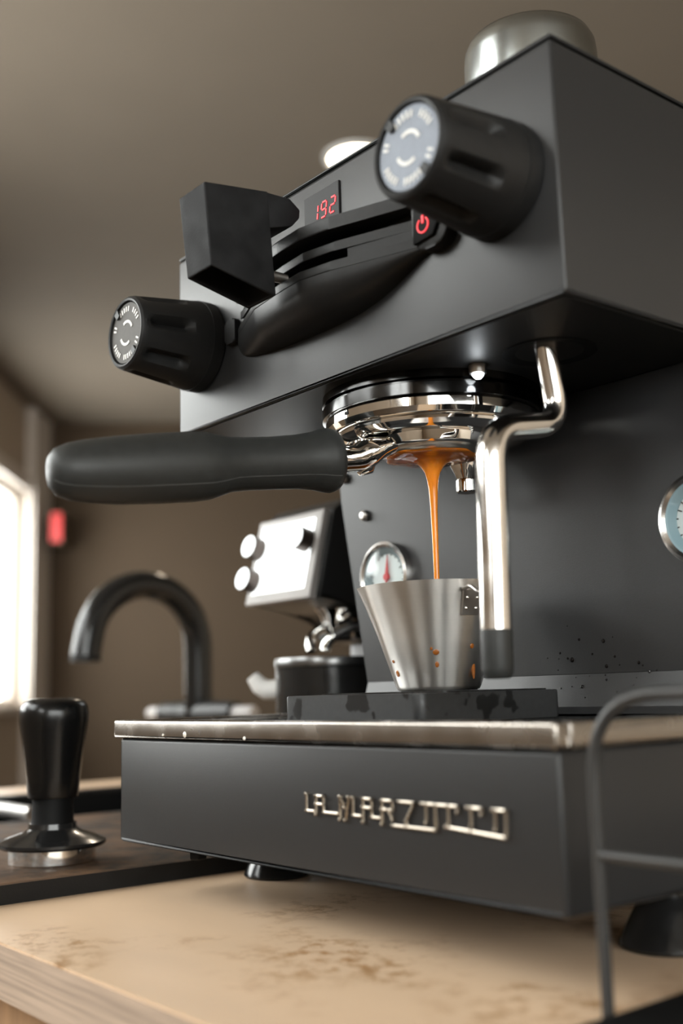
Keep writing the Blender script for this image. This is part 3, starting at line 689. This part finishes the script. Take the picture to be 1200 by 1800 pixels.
# ------------------------------------------------------------------ espresso cup
CXc, CYc, CZ = .1865, .1015, sz1+.0009
cu = thing('espresso_cup', (CXc, CYc, CZ), 'small brushed steel pouring cup with coffee drips standing on the scale', 'cup')
spa = math.radians(226)                       # spout direction
X_, Y_, D_ = basis((0, 0, 1))
def cm(a, k, r):
    if not 4 <= k <= 9: return r
    t = {4: .12, 5: .45, 6: 1, 7: 1, 8: .45, 9: .12}[k]
    w_ = (X_*math.cos(a)+Y_*math.sin(a)); an = math.atan2(w_.y, w_.x); d = (an-spa+PI) % (2*PI)-PI
    return r+.0022*t*math.exp(-(d/.16)**2)
obj('cup_wall', lathe([(0, 0), (.0215, 0), (.0232, .0010), (.0240, .0025), (.0330, .0300), (.0391, .0480), (.0427, .0590), (.0419, .0590), (.0383, .0480), (.0322, .0300), (.0232, .003), (0, .002)], (CXc, CYc, CZ), seg=120, mod=cm), M_STEEL, cu, 50)
obj('coffee_surface', lathe([(0, .0165), (.0270, .0165), (.0270, .0160), (0, .0160)], (CXc, CYc, CZ), seg=48), M_COFFEE, cu, 0)
ha = math.radians(-15)
hv = Vector((math.cos(ha), math.sin(ha), 0)); hp = Vector((-hv.y, hv.x, 0))
hc = Vector((CXc, CYc, CZ))
def hpt(r, s, z): return hc+hv*r+hp*s+Vector((0, 0, z))
hd_ = bmesh.new()
tl = .0062/.031
def brk(s, z, o): return hpt(.0330+(z-.030)*.334+o, s, z)
q1 = [brk(-.0050, .0400, .0), brk(.0050, .0400, .0), brk(.0056, .0530, .0), brk(-.0056, .0530, .0)]
q2 = [brk(-.0050, .0400, .0022), brk(.0050, .0400, .0022), brk(.0056, .0530, .0022), brk(-.0056, .0530, .0022)]
va = [hd_.verts.new(v) for v in q1]; vb = [hd_.verts.new(v) for v in q2]
hd_.faces.new(va[::-1]); hd_.faces.new(vb)
for i in range(4): hd_.faces.new((va[i], va[(i+1) % 4], vb[(i+1) % 4], vb[i]))
br = obj('handle_bracket', hd_, M_STEEL2, cu, 0)
for s_, z_ in ((-.003, .0435), (.003, .0435), (-.003, .0490), (.003, .0490)):
    obj('rivet', lathe([(0, .0007), (.0006, .0005), (.0009, 0), (0, 0)], brk(s_, z_, .0022), hv, 10), M_CHROME, br)
loop = [brk(-.0058, .0535, .0015), hpt(.0500, -.0058, .0548), hpt(.0580, -.0058, .0500), hpt(.0580, .0058, .0500), hpt(.0500, .0058, .0548), brk(.0058, .0535, .0015)]
obj('wire_handle', tube(fillet(loop, .004, 6), .0011, 10), M_STEEL2, cu)
def cup_pt(an, z, o=.0002):
    r = .0240+(z-.0025)*.331+o
    return Vector((CXc+r*math.cos(an), CYc+r*math.sin(an), CZ+z)), Vector((math.cos(an), math.sin(an), -.33))
ca = math.atan2(-.695, .719)
for da, z, r, ln in ((-.02, .0205, .0019, .9), (-.01, .0140, .0012, 1.5), (-1.02, .0165, .0010, 1.0), (-1.00, .0100, .0014, 1.6), (.80, .0120, .0012, 6.0), (.66, .0235, .0013, 1.2), (-.10, .0225, .0009, 1.0)):
    P_, n_ = cup_pt(ca+da, z); b = lathe([(0, r*.25), (r*.6, r*.2), (r*.9, r*.1), (r, -.0006), (0, -.0006)], P_, n_, 14)
    for v in b.verts:
        dz = v.co.z-P_.z; v.co.z = P_.z+dz*ln;
    obj('coffee_drip', b, M_DRIP, cu, 60)

# ------------------------------------------------------------------ cup on top of the machine
tcx, tcy, tr, th = .2655, .1175, .0374, .0705
tc_ = thing('steel_tumbler', (tcx, tcy, HZ1), 'upturned glossy grey steel tumbler standing on top of the machine', 'cup')
obj('tumbler_wall', lathe([(tr*.985, .0), (tr, .001), (tr, th-.0120), (tr*.985, th-.0065), (tr*.93, th-.0020), (tr*.84, th-.0004), (0, th), (0, th-.002), (tr*.88, th-.004), (tr*.95, th-.014), (tr*.96, .001), (tr*.985, 0)], (tcx, tcy, HZ1), seg=72), mat('tumbler_metal', (.36, .38, .375), .24, 1.0, noise=.06, nscale=60), tc_, 50)
obj('tumbler_rim', lathe([(tr*.985, .0002), (tr*1.02, .0008), (tr*1.025, .0022), (tr*1.0, .0032), (tr*.985, .0002)], (tcx, tcy, HZ1), seg=72), M_STEEL2, tc_)

# ------------------------------------------------------------------ grinder
gx0, gx1, gy = -.190, -.086, .225
gd = thing('coffee_grinder', (-.13, .33, 0), 'black coffee grinder with a bright white screen beside the machine', 'grinder')
obj('base', box(-.215, -.060, .20, .43, .0, .035, .006, 2), M_GDARK, gd)
obj('column', prism(rrect(-.182, -.080, .330, .430, .02), 2, .035, .19, .003, 2), M_GGREY, gd)
# tilted head: side outline in (Y,Z)
hq = [(.2240, .1990), (.2420, .2745), (.2560, .2860), (.4350, .2860), (.4400, .1650), (.3250, .1650), (.2900, .1900)]
obj('head', prism(hq, 0, -.182, -.080, .004, 2), M_GDARK, gd)
nrm = Vector((0, -math.cos(.235), math.sin(.235))); vup = Vector((0, math.sin(.235), math.cos(.235)))
def fp(x, v, o=0.0):                       # point on the sloping front: v up the face, o out of it
    return Vector((x, .2232, .1990))+vup*v+nrm*o
def face_box(x0, x1, v0, v1, o0, o1, bev=0):
    b = box(x0, x1, v0, v1, o0, o1, bev)
    for q in b.verts: q.co = fp(q.co.x, q.co.y, q.co.z)
    return b
sf = obj('screen_frame', face_box(-.178, -.083, -.002, .0770, -.001, .007, .002), M_SILVER, gd)
obj('screen', face_box(-.169, -.092, .0070, .0690, .007, .0078), M_SCREEN, sf, 0)
for x, v in ((-.1690, .0490), (-.1690, .0190), (-.0990, .0490)):
    k = obj('button', lathe([(0, 0), (.0105, 0), (.0105, .0120), (.0098, .0130), (0, .0130)], fp(x, v, .0070), nrm, 28), mat('button_bronze', (.07, .055, .048), .35, .6, noise=.05), sf)
    obj('button_cap', lathe([(0, .0142), (.0080, .0140), (.0096, .0130), (0, .0128)], fp(x, v, .0070), nrm, 28), M_SCREEN, k)
obj('hopper', lathe([(.036, 0), (.040, .004), (.046, .06), (.050, .12), (.050, .128), (0, .130)], (-.133, .350, .294), seg=40), M_SMOKE, gd)
obj('hopper_collar', lathe([(0, 0), (.050, 0), (.052, .004), (.050, .009), (0, .009)], (-.133, .350, .2855), seg=40), M_SILVER, gd)
obj('chute', lathe([(.010, 0), (.013, .002), (.020, .022), (.026, .030), (0, .030)], (-.126, .285, .166), seg=28), M_CHROME, gd)
for s in (-1, 1):
    fk = tube(smooth_path([(-.122+s*.024, .310, .180), (-.122+s*.024, .282, .178), (-.122+s*.017, .262, .170), (-.122+s*.012, .256, .163), (-.122+s*.010, .255, .156)], 6), [.0046]*24+[.0054], 12)
    obj('fork_prong', fk, M_CHROME, gd, 60)
obj('fork_yoke', box(-.175, -.100, .295, .312, .166, .190, .004, 2), M_GDARK, gd)

# round canister in front of the grinder column
kx, ky, kr = -.110, .2620, .0500
kn = thing('knock_canister', (kx, ky, .035), 'round glossy black canister with a steel side knob under the grinder', 'canister')
obj('canister_wall', lathe([(0, 0), (kr, 0), (kr, .002), (kr, .106), (kr*.95, .109), (kr*.92, .105), (kr*.92, .01), (0, .008)], (kx, ky, .0352), seg=56), M_GLOSSB, kn)
obj('rim_ring', lathe([(kr*.93, .108), (kr*1.01, .107), (kr*1.02, .111), (kr*1.0, .1145), (kr*.93, .1145), (kr*.93, .108)], (kx, ky, .0352), seg=56), mat('rim_dark_metal', (.16, .16, .16), .25, 1.0, noise=.05), kn)
kv = Vector((-.75, -.66, 0)).normalized(); kb = Vector((kx, ky, .124))+kv*kr
obj('side_knob', tube([kb-kv*.002, kb+kv*.010, kb+kv*.016+Vector((0, 0, .004)), kb+kv*.022+Vector((0, 0, .012))], [.0085, .0085, .0078, .0060], 16), M_WHITE, kn, 60)

# ------------------------------------------------------------------ wire rack and dark mat at the right
bmx = obj('drain_mat', prism(rrect(.3790, .72, -.06, .40, .01), 2, 0, .004, .0008, 1), mat('drain_mat_rubber', (.004, .004, .004), .6, spec=.15, noise=.1, nscale=200, bump=.1), None)
tag(bmx, 'thin black mat on the counter to the right, under the wire rack', 'mat')
wr = thing('wire_rack', (.45, .05, .004), 'black wire rack standing at the right of the espresso machine', 'rack')
def loopf(y):
    return fillet([(.3735, y, .0004), (.3735, y, .1165), (.540, y, .1165), (.540, y, .0044)], [.032, .032], 10)
MWIRE = mat('black_wire', (.030, .029, .028), .38, noise=.1)
for y in (0.0, .12):
    p_ = loopf(y)
    obj('wire_frame', tube(p_, .0024, 12), MWIRE, wr, 60)
    obj('cross_wire', tube([(.3735, y, .0580), (.540, y, .0580)], .0022, 12), MWIRE, wr, 60)
for x, z in ((.405, .1165), (.47, .1165), (.530, .1165)):
    obj('rail_wire', tube([(x, 0, z), (x, .12, z)], .0020, 10), MWIRE, wr, 60)
